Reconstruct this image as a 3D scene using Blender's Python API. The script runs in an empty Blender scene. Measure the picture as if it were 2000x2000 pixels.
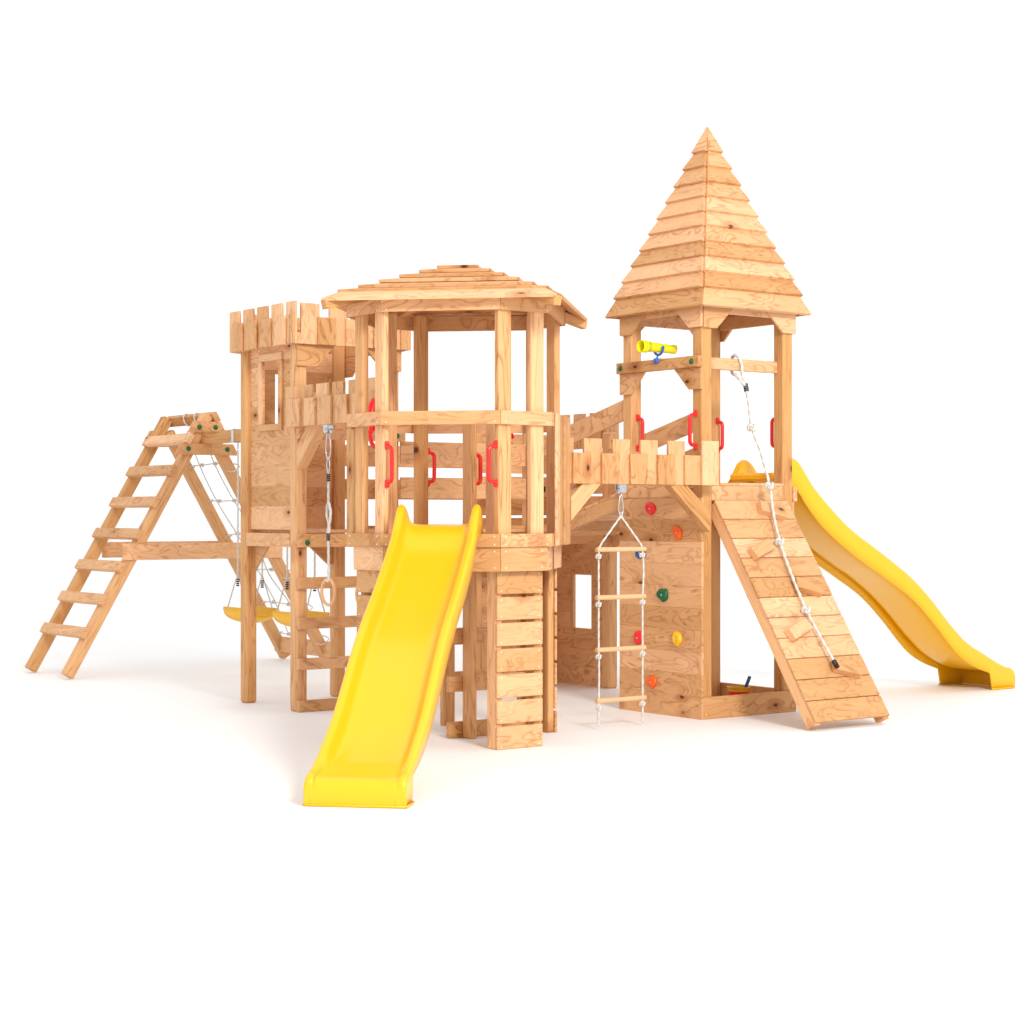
import bpy, bmesh, math, random
from mathutils import Vector, Matrix
R = random.Random(7)
S = bpy.context.scene
COL = S.collection
V = Vector
Q = math.sqrt(.5)

# ---------------------------------------------------------------- materials
def newmat(name):
    m = bpy.data.materials.new(name); m.use_nodes = True
    return m, m.node_tree.nodes, m.node_tree.links, m.node_tree.nodes['Principled BSDF']

def plain(name, col, rough=.5, metal=0., spec=.5, bump=0., bscale=60., coat=0.):
    m, n, l, b = newmat(name)
    b.inputs['Base Color'].default_value = (*col, 1); b.inputs['Roughness'].default_value = rough
    b.inputs['Metallic'].default_value = metal; b.inputs['Specular IOR Level'].default_value = spec
    if coat: b.inputs['Coat Weight'].default_value = coat; b.inputs['Coat Roughness'].default_value = .15
    if bump:
        t = n.new('ShaderNodeTexNoise'); t.inputs['Scale'].default_value = bscale; t.inputs['Detail'].default_value = 4
        tc = n.new('ShaderNodeTexCoord'); l.new(tc.outputs['Object'], t.inputs['Vector'])
        bp = n.new('ShaderNodeBump'); bp.inputs['Strength'].default_value = bump; bp.inputs['Distance'].default_value = .002
        l.new(t.outputs['Fac'], bp.inputs['Height']); l.new(bp.outputs['Normal'], b.inputs['Normal'])
        rr = n.new('ShaderNodeMapRange'); rr.inputs['To Min'].default_value = rough - .06; rr.inputs['To Max'].default_value = rough + .08
        l.new(t.outputs['Fac'], rr.inputs['Value']); l.new(rr.outputs['Result'], b.inputs['Roughness'])
    return m

def wood(name, light, dark, lines=1., stretch=(2.6, 8., 8.), freq=30.):
    m, n, l, b = newmat(name)
    at = n.new('ShaderNodeAttribute'); at.attribute_name = 'grain'
    tn = n.new('ShaderNodeAttribute'); tn.attribute_name = 'tone'
    def mp(s):
        x = n.new('ShaderNodeMapping'); x.inputs['Scale'].default_value = s; l.new(at.outputs['Vector'], x.inputs['Vector']); return x.outputs['Vector']
    def noise(vec, scale, det=2., rough=.5, dist=0.):
        t = n.new('ShaderNodeTexNoise'); t.inputs['Scale'].default_value = scale; t.inputs['Detail'].default_value = det
        t.inputs['Roughness'].default_value = rough; t.inputs['Distortion'].default_value = dist; l.new(vec, t.inputs['Vector']); return t.outputs['Fac']
    def math_(op, a, b_=None, c=None):
        x = n.new('ShaderNodeMath'); x.operation = op
        for i, v in enumerate((a, b_, c)):
            if v is None: continue
            if isinstance(v, (int, float)): x.inputs[i].default_value = v
            else: l.new(v, x.inputs[i])
        return x.outputs[0]
    def rng(v, a, b_, c=0., d=1.):
        x = n.new('ShaderNodeMapRange'); l.new(v, x.inputs['Value'])
        x.inputs['From Min'].default_value = a; x.inputs['From Max'].default_value = b_
        x.inputs['To Min'].default_value = c; x.inputs['To Max'].default_value = d; return x.outputs['Result']
    def mix(f, a, b_, mode='MIX'):
        x = n.new('ShaderNodeMix'); x.data_type = 'RGBA'; x.blend_type = mode
        if isinstance(f, (int, float)): x.inputs[0].default_value = f
        else: l.new(f, x.inputs[0])
        for i, v in ((6, a), (7, b_)):
            if isinstance(v, tuple): x.inputs[i].default_value = (*v, 1)
            else: l.new(v, x.inputs[i])
        return x.outputs[2]
    field = noise(mp(stretch), 1., 2.6, .45, .9)
    # knots bend the grain
    kv = n.new('ShaderNodeTexVoronoi'); kv.feature = 'F1'; kv.voronoi_dimensions = '2D'; kv.inputs['Scale'].default_value = 1.; kv.inputs['Randomness'].default_value = 1.
    l.new(mp((3.2, 6., 0.)), kv.inputs['Vector'])
    sep = n.new('ShaderNodeSeparateColor'); l.new(kv.outputs['Color'], sep.inputs[0])
    has = rng(sep.outputs[0], .87, .89)
    kd = kv.outputs['Distance']
    pull = math_('MULTIPLY', rng(kd, .0, .42, 1., 0.), has)
    f2 = math_('ADD', field, math_('MULTIPLY', math_('MULTIPLY', pull, pull), .22))
    ph = math_('MULTIPLY', f2, freq)
    sn = math_('SINE', ph)
    line = math_('SUBTRACT', 1., math_('ABSOLUTE', sn))
    line = math_('POWER', line, 2.6)
    band = rng(math_('SINE', math_('MULTIPLY', ph, .5)), -.2, 1.)
    # strength of the figure varies over the board
    amt = rng(noise(mp((1.3, 5., 5.)), 1., 1.), .34, .56, .25, 1.)
    fine = noise(mp((9., 240., 240.)), 1., 2., .6)
    blot = noise(mp((2.2, 8., 8.)), 1., 3., .55)
    c = mix(math_('MULTIPLY', math_('MULTIPLY', line, amt), .9 * lines), light, dark)
    c = mix(math_('MULTIPLY', math_('MULTIPLY', band, amt), .38 * lines), c, tuple(a * .45 + b2 * .55 for a, b2 in zip(light, dark)))
    c = mix(rng(blot, .32, .75, 0., .5), c, tuple(a * .72 + b2 * .28 for a, b2 in zip(light, dark)))
    c = mix(rng(fine, .5, .8, 0., .34), c, dark)
    halo = math_('MULTIPLY', rng(kd, .04, .33, .8, 0.), has)
    core = math_('MULTIPLY', rng(kd, .035, .085, 1., 0.), has)
    c = mix(halo, c, (.44, .15, .045)); c = mix(core, c, (.085, .024, .009))
    hs = n.new('ShaderNodeHueSaturation'); l.new(c, hs.inputs['Color'])
    l.new(rng(tn.outputs['Fac'], 0., 1., .80, 1.12), hs.inputs['Value'])
    l.new(rng(tn.outputs['Fac'], 0., 1., 1.08, .93), hs.inputs['Saturation'])
    l.new(hs.outputs[0], b.inputs['Base Color'])
    b.inputs['Roughness'].default_value = .55; b.inputs['Specular IOR Level'].default_value = .28
    bp = n.new('ShaderNodeBump'); bp.inputs['Strength'].default_value = .25; bp.inputs['Distance'].default_value = .0015
    l.new(math_('ADD', math_('MULTIPLY', fine, .5), math_('MULTIPLY', line, -.4)), bp.inputs['Height']); l.new(bp.outputs['Normal'], b.inputs['Normal'])
    return m

M = {}
M['ply'] = wood('plywood board', (.785, .452, .218), (.40, .135, .042), 1.0, (2.6, 7.2, 7.2), 27.)
M['post'] = wood('timber post', (.77, .435, .195), (.40, .135, .040), 1.0, (1.0, 14., 14.), 22.)
M['yellow'] = plain('yellow slide plastic', (.92, .485, .004), .3, 0, .45, .12, 90, .15)
M['yseat'] = plain('yellow seat plastic', (.88, .47, .008), .35)
M['ytel'] = plain('bright yellow plastic', (.93, .86, .01), .3)
M['red'] = plain('red plastic', (.83, .022, .02), .32, 0, .45, .1, 120)
M['orange'] = plain('orange plastic', (.88, .12, .006), .4, 0, .4, .3, 90)
M['blue'] = plain('blue plastic', (.008, .075, .34), .35, 0, .45, .1, 120)
M['bluel'] = plain('light blue plastic', (.02, .13, .52), .35)
M['green'] = plain('green plastic', (.005, .115, .03), .38, 0, .4, .2, 90)
M['lime'] = plain('lime plastic', (.45, .62, .02), .4)
M['hyellow'] = plain('yellow hold plastic', (.92, .5, .008), .4, 0, .4, .3, 90)
M['rope'] = plain('white rope', (.66, .64, .60), .8, 0, .2, .3, 300)
M['steel'] = plain('zinc steel', (.62, .63, .66), .28, 1.)
M['black'] = plain('black clamp', (.012, .012, .013), .4)
M['turned'] = plain('turned beech', (.80, .46, .24), .5, 0, .3, .2, 200)
M['nail'] = plain('pale screw head', (.9, .68, .45), .45)

# ---------------------------------------------------------------- mesh helpers
class MB:
    def __init__(s):
        s.bm = bmesh.new()
        s.g = s.bm.verts.layers.float_vector.new('grain'); s.t = s.bm.verts.layers.float.new('tone')
    def _new(s, co, g, tone):
        v = s.bm.verts.new(co); v[s.g] = g; v[s.t] = tone; return v
    def obox(s, o, X, Y, Z, ch=.003):
        """chamfered box: corner o, edge vectors X (grain), Y, Z"""
        o, X, Y, Z = V(o), V(X), V(Y), V(Z)
        if X.cross(Y).dot(Z) < 0: o = o + Z; Z = -Z
        L = (X.length, Y.length, Z.length); D = (X.normalized(), Y.normalized(), Z.normalized())
        ch = min(ch, min(L) * .3)
        off = V((R.uniform(0, 40), R.uniform(0, 40), R.uniform(0, 40))); tone = R.random()
        vs = {}
        for i in (0, 1):
            for j in (0, 1):
                for k in (0, 1):
                    c = (i, j, k)
                    for a in range(3):
                        q = [(0 if c[b] == 0 else L[b]) if b == a else (ch if c[b] == 0 else L[b] - ch) for b in range(3)]
                        vs[(c, a)] = s._new(o + D[0] * q[0] + D[1] * q[1] + D[2] * q[2], off + V(q), tone)
        def F(*k):
            try: s.bm.faces.new([vs[x] for x in k])
            except ValueError: pass
        for a in range(3):
            b, c = (a + 1) % 3, (a + 2) % 3
            for e in (0, 1):
                ring = []
                for (p, q) in ((0, 0), (1, 0), (1, 1), (0, 1)):
                    t = [0, 0, 0]; t[a] = e; t[b] = p; t[c] = q; ring.append((tuple(t), a))
                if e == 0: ring.reverse()
                F(*ring)
            for p in (0, 1):
                for q in (0, 1):
                    t0 = [0, 0, 0]; t0[b] = p; t0[c] = q; t1 = list(t0); t1[a] = 1
                    t0, t1 = tuple(t0), tuple(t1)
                    r = [(t0, b), (t1, b), (t1, c), (t0, c)]
                    if (p == q) : r.reverse()
                    r.reverse() if False else None
                    F(*r)
        for i in (0, 1):
            for j in (0, 1):
                for k in (0, 1):
                    c = (i, j, k); r = [(c, 0), (c, 1), (c, 2)]
                    if (i + j + k) % 2 == 0: r.reverse()
                    F(*r)
        return s
    def box(s, u0, u1, v0, v1, z0, z1, ax=None, ch=.003):
        d = (u1 - u0, v1 - v0, z1 - z0)
        if ax is None: ax = max(range(3), key=lambda i: d[i])
        E = [V((d[0], 0, 0)), V((0, d[1], 0)), V((0, 0, d[2]))]
        rest = [i for i in range(3) if i != ax]; rest.sort(key=lambda i: -d[i])
        s.obox((u0, v0, z0), E[ax], E[rest[0]], E[rest[1]], ch); return s
    def beam(s, p0, p1, wdir, W, T, ch=.003):
        """beam p0->p1 centred on its axis, W along wdir, T across"""
        p0, p1 = V(p0), V(p1); X = p1 - p0; w = V(wdir); w = (w - X.normalized() * w.dot(X.normalized())).normalized(); t = X.normalized().cross(w)
        s.obox(p0 - w * W / 2 - t * T / 2, X, w * W, t * T, ch); return s
    def prism(s, pts, n, thick, gx=None, tone=None):
        """planar polygon pts extruded by n*thick; gx = grain direction"""
        pts = [V(p) for p in pts]; n = V(n).normalized(); gx = V(gx).normalized() if gx is not None else (pts[1] - pts[0]).normalized()
        gy = n.cross(gx); off = V((R.uniform(0, 40), R.uniform(0, 40), R.uniform(0, 40))); tone = R.random() if tone is None else tone
        def mk(p): return s._new(p, off + V(((p - pts[0]).dot(gx), (p - pts[0]).dot(gy), (p - pts[0]).dot(n))), tone)
        a = [mk(p) for p in pts]; b = [mk(p + n * thick) for p in pts]
        s.bm.faces.new(a[::-1]); s.bm.faces.new(b)
        for i in range(len(a)):
            j = (i + 1) % len(a); s.bm.faces.new((a[i], a[j], b[j], b[i]))
        return s
    def tube(s, pts, r, n=10, twist=0., cap=True):
        pts = [V(p) for p in pts]; rings = []; dist = 0.; ref = None; tone = R.random(); off = R.uniform(0, 30)
        for i, p in enumerate(pts):
            t = (pts[min(i + 1, len(pts) - 1)] - pts[max(i - 1, 0)]).normalized()
            if ref is None: ref = t.orthogonal().normalized()
            ref = (ref - t * ref.dot(t)).normalized(); b = t.cross(ref)
            if i: dist += (p - pts[i - 1]).length
            rr = r[i] if isinstance(r, (list, tuple)) else r
            ring = []
            for k in range(n):
                a = 2 * math.pi * k / n
                q = rr * (1 + (.30 * math.cos(3 * (a - twist * dist)) if twist else 0))
                ring.append(s._new(p + ref * q * math.cos(a) + b * q * math.sin(a), V((off + dist, a * rr, 0)), tone))
            rings.append(ring)
        for i in range(len(rings) - 1):
            for k in range(n):
                s.bm.faces.new((rings[i][k], rings[i][(k + 1) % n], rings[i + 1][(k + 1) % n], rings[i + 1][k]))
        if cap: s.bm.faces.new(rings[0][::-1]); s.bm.faces.new(rings[-1])
        return s
    def loop(s, pts, r, n=8, twist=0.):
        return s.tube(list(pts) + [pts[0], pts[1]], r, n, twist, False)
    def lathe(s, o, axis, prof, n=24):
        """profile (r, h) revolved about axis through o"""
        ax = V(axis).normalized(); a = ax.orthogonal().normalized(); b = ax.cross(a); rings = []
        for r, h in prof:
            rings.append([s._new(V(o) + ax * h + (a * math.cos(2 * math.pi * k / n) + b * math.sin(2 * math.pi * k / n)) * max(r, 1e-4), V((h, r, k)), .5) for k in range(n)])
        for i in range(len(rings) - 1):
            for k in range(n):
                s.bm.faces.new((rings[i][k], rings[i][(k + 1) % n], rings[i + 1][(k + 1) % n], rings[i + 1][k]))
        return s
    def ball(s, c, r, sq=(1, 1, 1), seg=12):
        prof = [(math.sin(math.pi * i / 8) , -math.cos(math.pi * i / 8)) for i in range(9)]
        n0 = len(s.bm.verts); s.bm.verts.ensure_lookup_table()
        s.lathe((0, 0, 0), (0, 0, 1), prof, seg); s.bm.verts.ensure_lookup_table()
        for v in s.bm.verts[n0:]: v.co = V(c) + V((v.co.x * r * sq[0], v.co.y * r * sq[1], v.co.z * r * sq[2]))
        return s
    def obj(s, name, mat, parent=None, smooth=False, label=None):
        bmesh.ops.recalc_face_normals(s.bm, faces=s.bm.faces)
        me = bpy.data.meshes.new(name)
        if parent is not None:
            pm = world_of(parent).inverted()
            bmesh.ops.transform(s.bm, matrix=pm, verts=s.bm.verts)
        s.bm.to_mesh(me); s.bm.free()
        me.materials.append(M[mat] if isinstance(mat, str) else mat)
        if smooth:
            for p in me.polygons: p.use_smooth = True
        o = bpy.data.objects.new(name, me); COL.objects.link(o)
        if parent is not None: o.parent = parent
        if label: o['label'] = label
        return o

def world_of(o):
    m = o.matrix_basis.copy()
    return world_of(o.parent) @ m if o.parent else m

def thing(name, label, cat, loc, group=None):
    o = bpy.data.objects.new(name, None); COL.objects.link(o); o.location = loc; o.empty_display_size = .1
    o['label'] = label; o['category'] = cat
    if group: o['group'] = group
    return o

def smooth_path(pts, n=6):
    pts = [V(p) for p in pts]; out = []
    for i in range(len(pts) - 1):
        p0, p1, p2, p3 = pts[max(i - 1, 0)], pts[i], pts[i + 1], pts[min(i + 2, len(pts) - 1)]
        for k in range(n):
            t = k / n
            out.append(.5 * ((2 * p1) + (p2 - p0) * t + (2 * p0 - 5 * p1 + 4 * p2 - p3) * t * t + (3 * p1 - p0 - 3 * p2 + p3) * t ** 3))
    out.append(pts[-1]); return out

def dense(p0, p1, step=.012, sag=0.):
    p0, p1 = V(p0), V(p1); n = max(2, int((p1 - p0).length / step))
    return [p0.lerp(p1, i / n) + V((0, 0, -sag * math.sin(math.pi * i / n))) for i in range(n + 1)]

TW = 2 * math.pi / .06
def rope(mb, pts, r=.007):
    P = [V(p) for p in pts]; out = []
    for i in range(len(P) - 1): out += dense(P[i], P[i + 1], .009)[:-1]
    out.append(P[-1]); mb.tube(out, r, 9, TW / 3); return mb

def knot(mb, c, r=.012):
    c = V(c); pts = []
    for i in range(40):
        a = 2 * math.pi * i / 40
        pts.append(c + V(((math.sin(a) + 2 * math.sin(2 * a)) * r * .42, (math.cos(a) - 2 * math.cos(2 * a)) * r * .42, -math.sin(3 * a) * r * .8)))
    mb.loop(pts, r * .52, 8); return mb

def clamp(parent, c, d=(0, 0, 1), r=.013, L=.05):
    c, d = V(c), V(d).normalized(); mb = MB()
    for i in range(4):
        o = c + d * (L * (i - 1.5) / 4 - L * .09)
        mb.lathe(o, d, [(r * .6, 0), (r, 0), (r, L * .18), (r * .6, L * .18)], 12)
    return mb.obj('rope_clamp', 'black', parent, False)

def bolt(parent, c, n, r=.019):
    mb = MB(); prof = [(r, -.004)] + [(r * math.cos(math.pi / 2 * i / 5), r * .75 * math.sin(math.pi / 2 * i / 5)) for i in range(6)]
    mb.lathe(c, n, [(r * .3, -.004)] + prof, 20); return mb.obj('bolt_cap', 'green', parent, True)

def handle(parent, c, n, z0, z1, along=None):
    """red D grip: feet on a face at c (u,v), bulging along n"""
    c = V((c[0], c[1], 0)); n = V((*n, 0)); L = z1 - z0; mb = MB()
    pts = [c + n * .012 + V((0, 0, z0 + .03)), c + n * .038 + V((0, 0, z0 + .032)), c + n * .052 + V((0, 0, z0 + .045)), c + n * .055 + V((0, 0, z0 + .07)),
           c + n * .055 + V((0, 0, z1 - .07)), c + n * .052 + V((0, 0, z1 - .045)), c + n * .038 + V((0, 0, z1 - .032)), c + n * .012 + V((0, 0, z1 - .03))]
    mb.tube(smooth_path(pts, 4), .0125, 12)
    side = V((-n.y, n.x, 0))
    for zc in (z0 + .02, z1 - .02):
        mb.obox(c - side * .013 + V((0, 0, zc - .022)), V((0, 0, .044)), side * .026, n * .016, .005)
        mb.lathe(c + n * .016 + V((0, 0, zc + (.008 if zc > (z0 + z1) / 2 else -.008))), n, [(.010, 0), (.010, .003), (.006, .005), (0, .005)], 12)
    return mb.obj('handle', 'red', parent, False)

def screws(o, pts, n, mat='nail', r=.0045):
    """small screw heads, part of the board's own mesh"""
    mb = MB(); mb.bm.free(); bm = bmesh.new(); bm.from_mesh(o.data); mb.bm = bm
    mb.g = bm.verts.layers.float_vector.get('grain') or bm.verts.layers.float_vector.new('grain'); mb.t = bm.verts.layers.float.get('tone') or bm.verts.layers.float.new('tone')
    n0 = len(bm.faces); inv = world_of(o).inverted()
    if M[mat].name not in [m_.name for m_ in o.data.materials]: o.data.materials.append(M[mat])
    bm.verts.ensure_lookup_table(); nv = len(bm.verts)
    for p in pts: mb.lathe(p, n, [(r, -.001), (r, .0012), (r * .45, .0018), (0, .0018)], 8)
    bm.verts.ensure_lookup_table(); bm.faces.ensure_lookup_table()
    bmesh.ops.transform(bm, matrix=inv, verts=bm.verts[nv:])
    for f in bm.faces[n0:]: f.material_index = len(o.data.materials) - 1
    bm.to_mesh(o.data); bm.free()

# ---------------------------------------------------------------- setting
mb = MB(); g = 400.
fl = bpy.data.meshes.new('ground'); fl.from_pydata([(-g, -g, 0), (g, -g, 0), (g, g, 0), (-g, g, 0)], [], [(0, 1, 2, 3)])
m, n, l, b = newmat('white studio floor'); b.inputs['Roughness'].default_value = .6; b.inputs['Specular IOR Level'].default_value = .2
tc = n.new('ShaderNodeTexCoord'); nz = n.new('ShaderNodeTexNoise'); nz.inputs['Scale'].default_value = 1.3; nz.inputs['Detail'].default_value = 3
l.new(tc.outputs['Object'], nz.inputs['Vector']); mx = n.new('ShaderNodeMix'); mx.data_type = 'RGBA'
mx.inputs[6].default_value = (.905, .900, .895, 1); mx.inputs[7].default_value = (.915, .912, .908, 1)
l.new(nz.outputs['Fac'], mx.inputs[0]); l.new(mx.outputs[2], b.inputs['Base Color']); fl.materials.append(m)
go = bpy.data.objects.new('ground', fl); COL.objects.link(go); go['kind'] = 'structure'

def post(parent, u0, u1, v0, v1, z0, z1, ch=.006, name='post'):
    return MB().box(u0, u1, v0, v1, z0, z1, 2, ch).obj(name, 'post', parent)

def ring_boards(mb, P, z0, z1, th, skip=()):
    """boards round a convex polygon P (ccw), mitred; th inwards"""
    n = len(P); C = V((sum(p[0] for p in P) / n, sum(p[1] for p in P) / n))
    def inner(i):
        p = V(P[i]); a = (V(P[i]) - V(P[i - 1])).normalized(); b = (V(P[(i + 1) % n]) - p).normalized()
        na, nb = V((-a.y, a.x)), V((-b.y, b.x)); m_ = (na + nb).normalized(); return p + m_ * th / m_.dot(na)
    for i in range(n):
        if i in skip: continue
        j = (i + 1) % n; a, b = V(P[i]), V(P[j]); ai, bi = inner(i), inner(j)
        e = (b - a).normalized(); g_ = .0012
        a = a + e * g_; b = b - e * g_; ai = ai + e * g_; bi = bi - e * g_
        mb.prism([(a.x, a.y, z0), (b.x, b.y, z0), (bi.x, bi.y, z0), (ai.x, ai.y, z0)], (0, 0, 1), z1 - z0, (e.x, e.y, 0))

def gusset(parent, corner, along, n, z0, z1, w0, w1, th=.018, grain=None):
    """corner (u,v): outer bottom corner; runs 'along'; wide end w1 at z1"""
    c = V((*corner, 0)); a = V((*along, 0)); sgn = 1 if z1 > z0 else -1
    h0 = z0 + (z1 - z0) * .06
    pts = [c + V((0, 0, z0)), c + a * w0 + V((0, 0, z0)), c + a * w1 + V((0, 0, z1)), c + V((0, 0, z1))]
    return MB().prism(pts, (*n, 0), th, (a.x, a.y, 0)).obj('corner_bracket', 'ply', parent)

def crenels(mb, o, d, n, length, z0, zt, zs, w=.14, pitch=.2, off=.07, first='t'):
    """tall boards on the inner layer, short boards nailed over the gaps. o start, d direction, n outward"""
    o, d, n = V((*o, 0)), V((*d, 0)), V((*n, 0)); k = 0
    while k * pitch < length - .03:
        a = k * pitch; w_ = min(w, length - a)
        mb.obox(o + d * a + V((0, 0, z0)), V((0, 0, zt - z0)), d * w_, n * .018, .002)
        a2 = a + off; w2 = min(w, length - a2)
        if w2 > .03: mb.obox(o + d * a2 + n * .0185 + V((0, 0, z0)), V((0, 0, zs - z0)), d * w2, n * .018, .002)
        k += 1

# ================================================================ RIGHT TOWER (spire)
RT = thing('spire_tower', 'tall square wooden tower with a steep pointed board roof, climbing wall and sandbox below', 'play tower', (8.42, 9.2, 0))
for (a, b_) in ((8.01, 8.81), (8.01, 9.51), (8.737, 8.81), (8.737, 9.51)): post(RT, a, a + .09, b_, b_ + .09, 0, 2.70)
cw = MB()
for i in range(10): cw.box(7.990, 8.0095, 8.789, 9.612, .1425 * i + .0002, .1425 * (i + 1) - .0002, 1, .0015)
cw = cw.obj('climbing_wall', 'ply', RT)
def hold(v, z, mat, seed, r=.046):
    rr = random.Random(seed); m_ = MB(); prof = [(0, .016), (.2, .017), (.3, .024), (.55, .025), (.8, .019), (.96, .008), (1., 0), (.9, -.001)]
    ax = V((-1, 0, 0)); a, b2 = V((0, 1, 0)), V((0, 0, 1)); N = 28; rings = []
    ph = [rr.uniform(0, 6.28) for _ in range(4)]
    for q, h in prof:
        ring = []
        for k in range(N):
            t = 2 * math.pi * k / N
            w = 1 + .10 * math.sin(2 * t + ph[0]) + .07 * math.sin(3 * t + ph[1]) + .045 * math.sin(5 * t + ph[2])
            ring.append(m_._new(V((7.9895, v, z)) + ax * (h * (1 + .25 * math.sin(2 * t + ph[3]) * q)) + (a * math.cos(t) + b2 * math.sin(t)) * max(q, .001) * r * w, V((0, 0, 0)), .5))
        rings.append(ring)
    for i in range(len(rings) - 1):
        for k in range(N): m_.bm.faces.new((rings[i][k], rings[i][(k + 1) % N], rings[i + 1][(k + 1) % N], rings[i + 1][k]))
    h = m_.obj('climbing_hold', mat, cw, True, {'red': 'red', 'orange': 'orange', 'blue': 'blue', 'green': 'green', 'hyellow': 'yellow'}[mat] + ' climbing hold')
    screws(h, [(7.972, v, z)], (-1, 0, 0), 'steel', .0085)
for args in ((9.283, 1.357, 'red', 1), (9.017, 1.198, 'orange', 2), (9.386, 1.061, 'blue', 3), (9.161, .789, 'green', 4, .049), (9.41, .494, 'red', 5), (9.017, .509, 'hyellow', 6), (9.273, .209, 'orange', 7)):
    hold(*args)
mb = MB(); mb.box(7.990, 8.0095, 8.92, 9.612, 1.4275, 1.512); mb.box(8.101, 8.736, 8.812, 8.832, 1.407, 1.5045); mb.box(8.828, 8.862, 8.80, 9.61, 1.405, 1.50); mb.box(8.101, 8.736, 9.578, 9.598, 1.407, 1.5045)
mb.obj('deck_fascia', 'ply', RT)
bolt(RT, (7.99, 8.96, 1.457), (-1, 0, 0))
mb = MB()
for i in range(5): mb.box(8.012 + .1625 * i, 8.012 + .1625 * i + .16, 8.812, 9.60, 1.5055, 1.5235, 1)
mb.obj('deck', 'ply', RT)
MB().box(8.828, 8.846, 8.812, 8.90, .145, 1.404, 2).obj('batten', 'ply', RT)
mb = MB(); mb.box(8.011, 8.842, 8.7895, 8.8095, 0, .142); mb.box(8.828, 8.848, 8.812, 9.6, 0, .142); mb.box(8.011, 8.826, 9.601, 9.62, 0, .142)
sb = mb.obj('sandbox_board', 'ply', RT)
screws(sb, [(8.81, 8.789, .115), (8.81, 8.789, .03), (8.03, 8.789, .03)], (0, -1, 0))
MB().prism([(8.79, 9.509, 1.404), (8.79, 9.30, 1.404), (8.79, 9.47, 1.20), (8.79, 9.509, 1.20)], (1, 0, 0), .018, (0, 1, 0)).obj('corner_bracket', 'ply', RT)
# crossbars
MB().box(7.963, 8.0085, 8.795, 9.615, 2.265, 2.338).obj('crossbar', 'ply', RT)
MB().box(8.101, 8.736, 8.86, 8.90, 2.262, 2.338).obj('crossbar', 'ply', RT)
bolt(RT, (7.963, 9.57, 2.302), (-1, 0, 0)); bolt(RT, (7.963, 8.855, 2.302), (-1, 0, 0))
for (cn, al) in (((7.991, 9.612), (0, -1)), ((7.991, 8.80), (0, 1))):
    gusset(RT, cn, al, (1, 0), 2.125, 2.264, .115, .255); gusset(RT, cn, al, (1, 0), 2.525, 2.69, .115, .29)
gusset(RT, (8.012, 8.79), (1, 0), (0, 1), 2.520, 2.69, .115, .29); gusset(RT, (8.835, 8.79), (-1, 0), (0, 1), 2.525, 2.69, .115, .29)
gusset(RT, (8.829, 8.80), (0, 1), (1, 0), 2.525, 2.69, .115, .29); gusset(RT, (8.829, 9.61), (0, -1), (1, 0), 2.525, 2.69, .115, .29)
gusset(RT, (8.012, 9.6015), (1, 0), (0, 1), 2.525, 2.69, .115, .29); gusset(RT, (8.826, 9.6015), (-1, 0), (0, 1), 2.525, 2.69, .115, .29)
mb = MB(); mb.box(8.811, 8.8275, 8.902, 9.509, 2.60, 2.69); mb.box(8.102, 8.735, 9.583, 9.5995, 2.60, 2.69); mb.box(8.102, 8.735, 8.812, 8.828, 2.62, 2.69); mb.box(8.0115, 8.028, 8.902, 9.509, 2.62, 2.69)
mb.obj('lintel', 'ply', RT)
# pyramid roof
rc = V((8.42, 9.205))
dk = [.492, .461, .422, .378, .337, .294, .254, .213, .173, .130, .087]; zk = [2.655, 2.781, 2.889, 2.997, 3.101, 3.21, 3.314, 3.422, 3.527, 3.64, 3.753]
roof = MB()
for side in range(4):
    nrm = [V((-1, 0)), V((0, -1)), V((1, 0)), V((0, 1))][side]; tan = V((-nrm.y, nrm.x))
    for k in range(11):
        d0, z0 = dk[k], zk[k]
        if k < 10: z1 = zk[k + 1] + .022; d1 = dk[k + 1] - .021 - .014
        else: z1 = 3.925; d1 = .004
        gp = .017
        def P3(d, w, z): p = rc + nrm * d + tan * w; return (p.x, p.y, z)
        dv = V((nrm.x * (d1 - d0), nrm.y * (d1 - d0), z1 - z0)); tv = V((tan.x, tan.y, 0)); N = dv.cross(tv).normalized()
        if N.z > 0: N = -N
        # outer face lies at d0,d1 ; board thickness goes inwards
        w0, w1 = d0 - (.021 if k else .004), (max(d1 - .011, .003) if k < 10 else .002)
        roof.prism([P3(d0, -w0, z0), P3(d0, w0, z0), P3(d1, w1, z1), P3(d1, -w1, z1)], N, .022, tv)
roof = roof.obj('roof', 'ply', RT)
mb = MB()
for a in ((-1, -1), (1, -1), (1, 1), (-1, 1)):
    mb.beam((rc.x + a[0] * .385, rc.y + a[1] * .385, 2.67), (rc.x + a[0] * .004, rc.y + a[1] * .004, 3.66), (a[0], a[1], 0), .05, .04)
mb.obj('hip_rafter', 'post', roof)
handle(RT, (8.062, 9.51), (0, -1), 1.745, 1.99); handle(RT, (8.01, 8.862), (-1, 0), 1.735, 1.99)
handle(RT, (8.79, 9.51), (0, -1), 1.745, 1.99); handle(RT, (8.778, 8.90), (0, 1), 1.745, 1.99)

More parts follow.
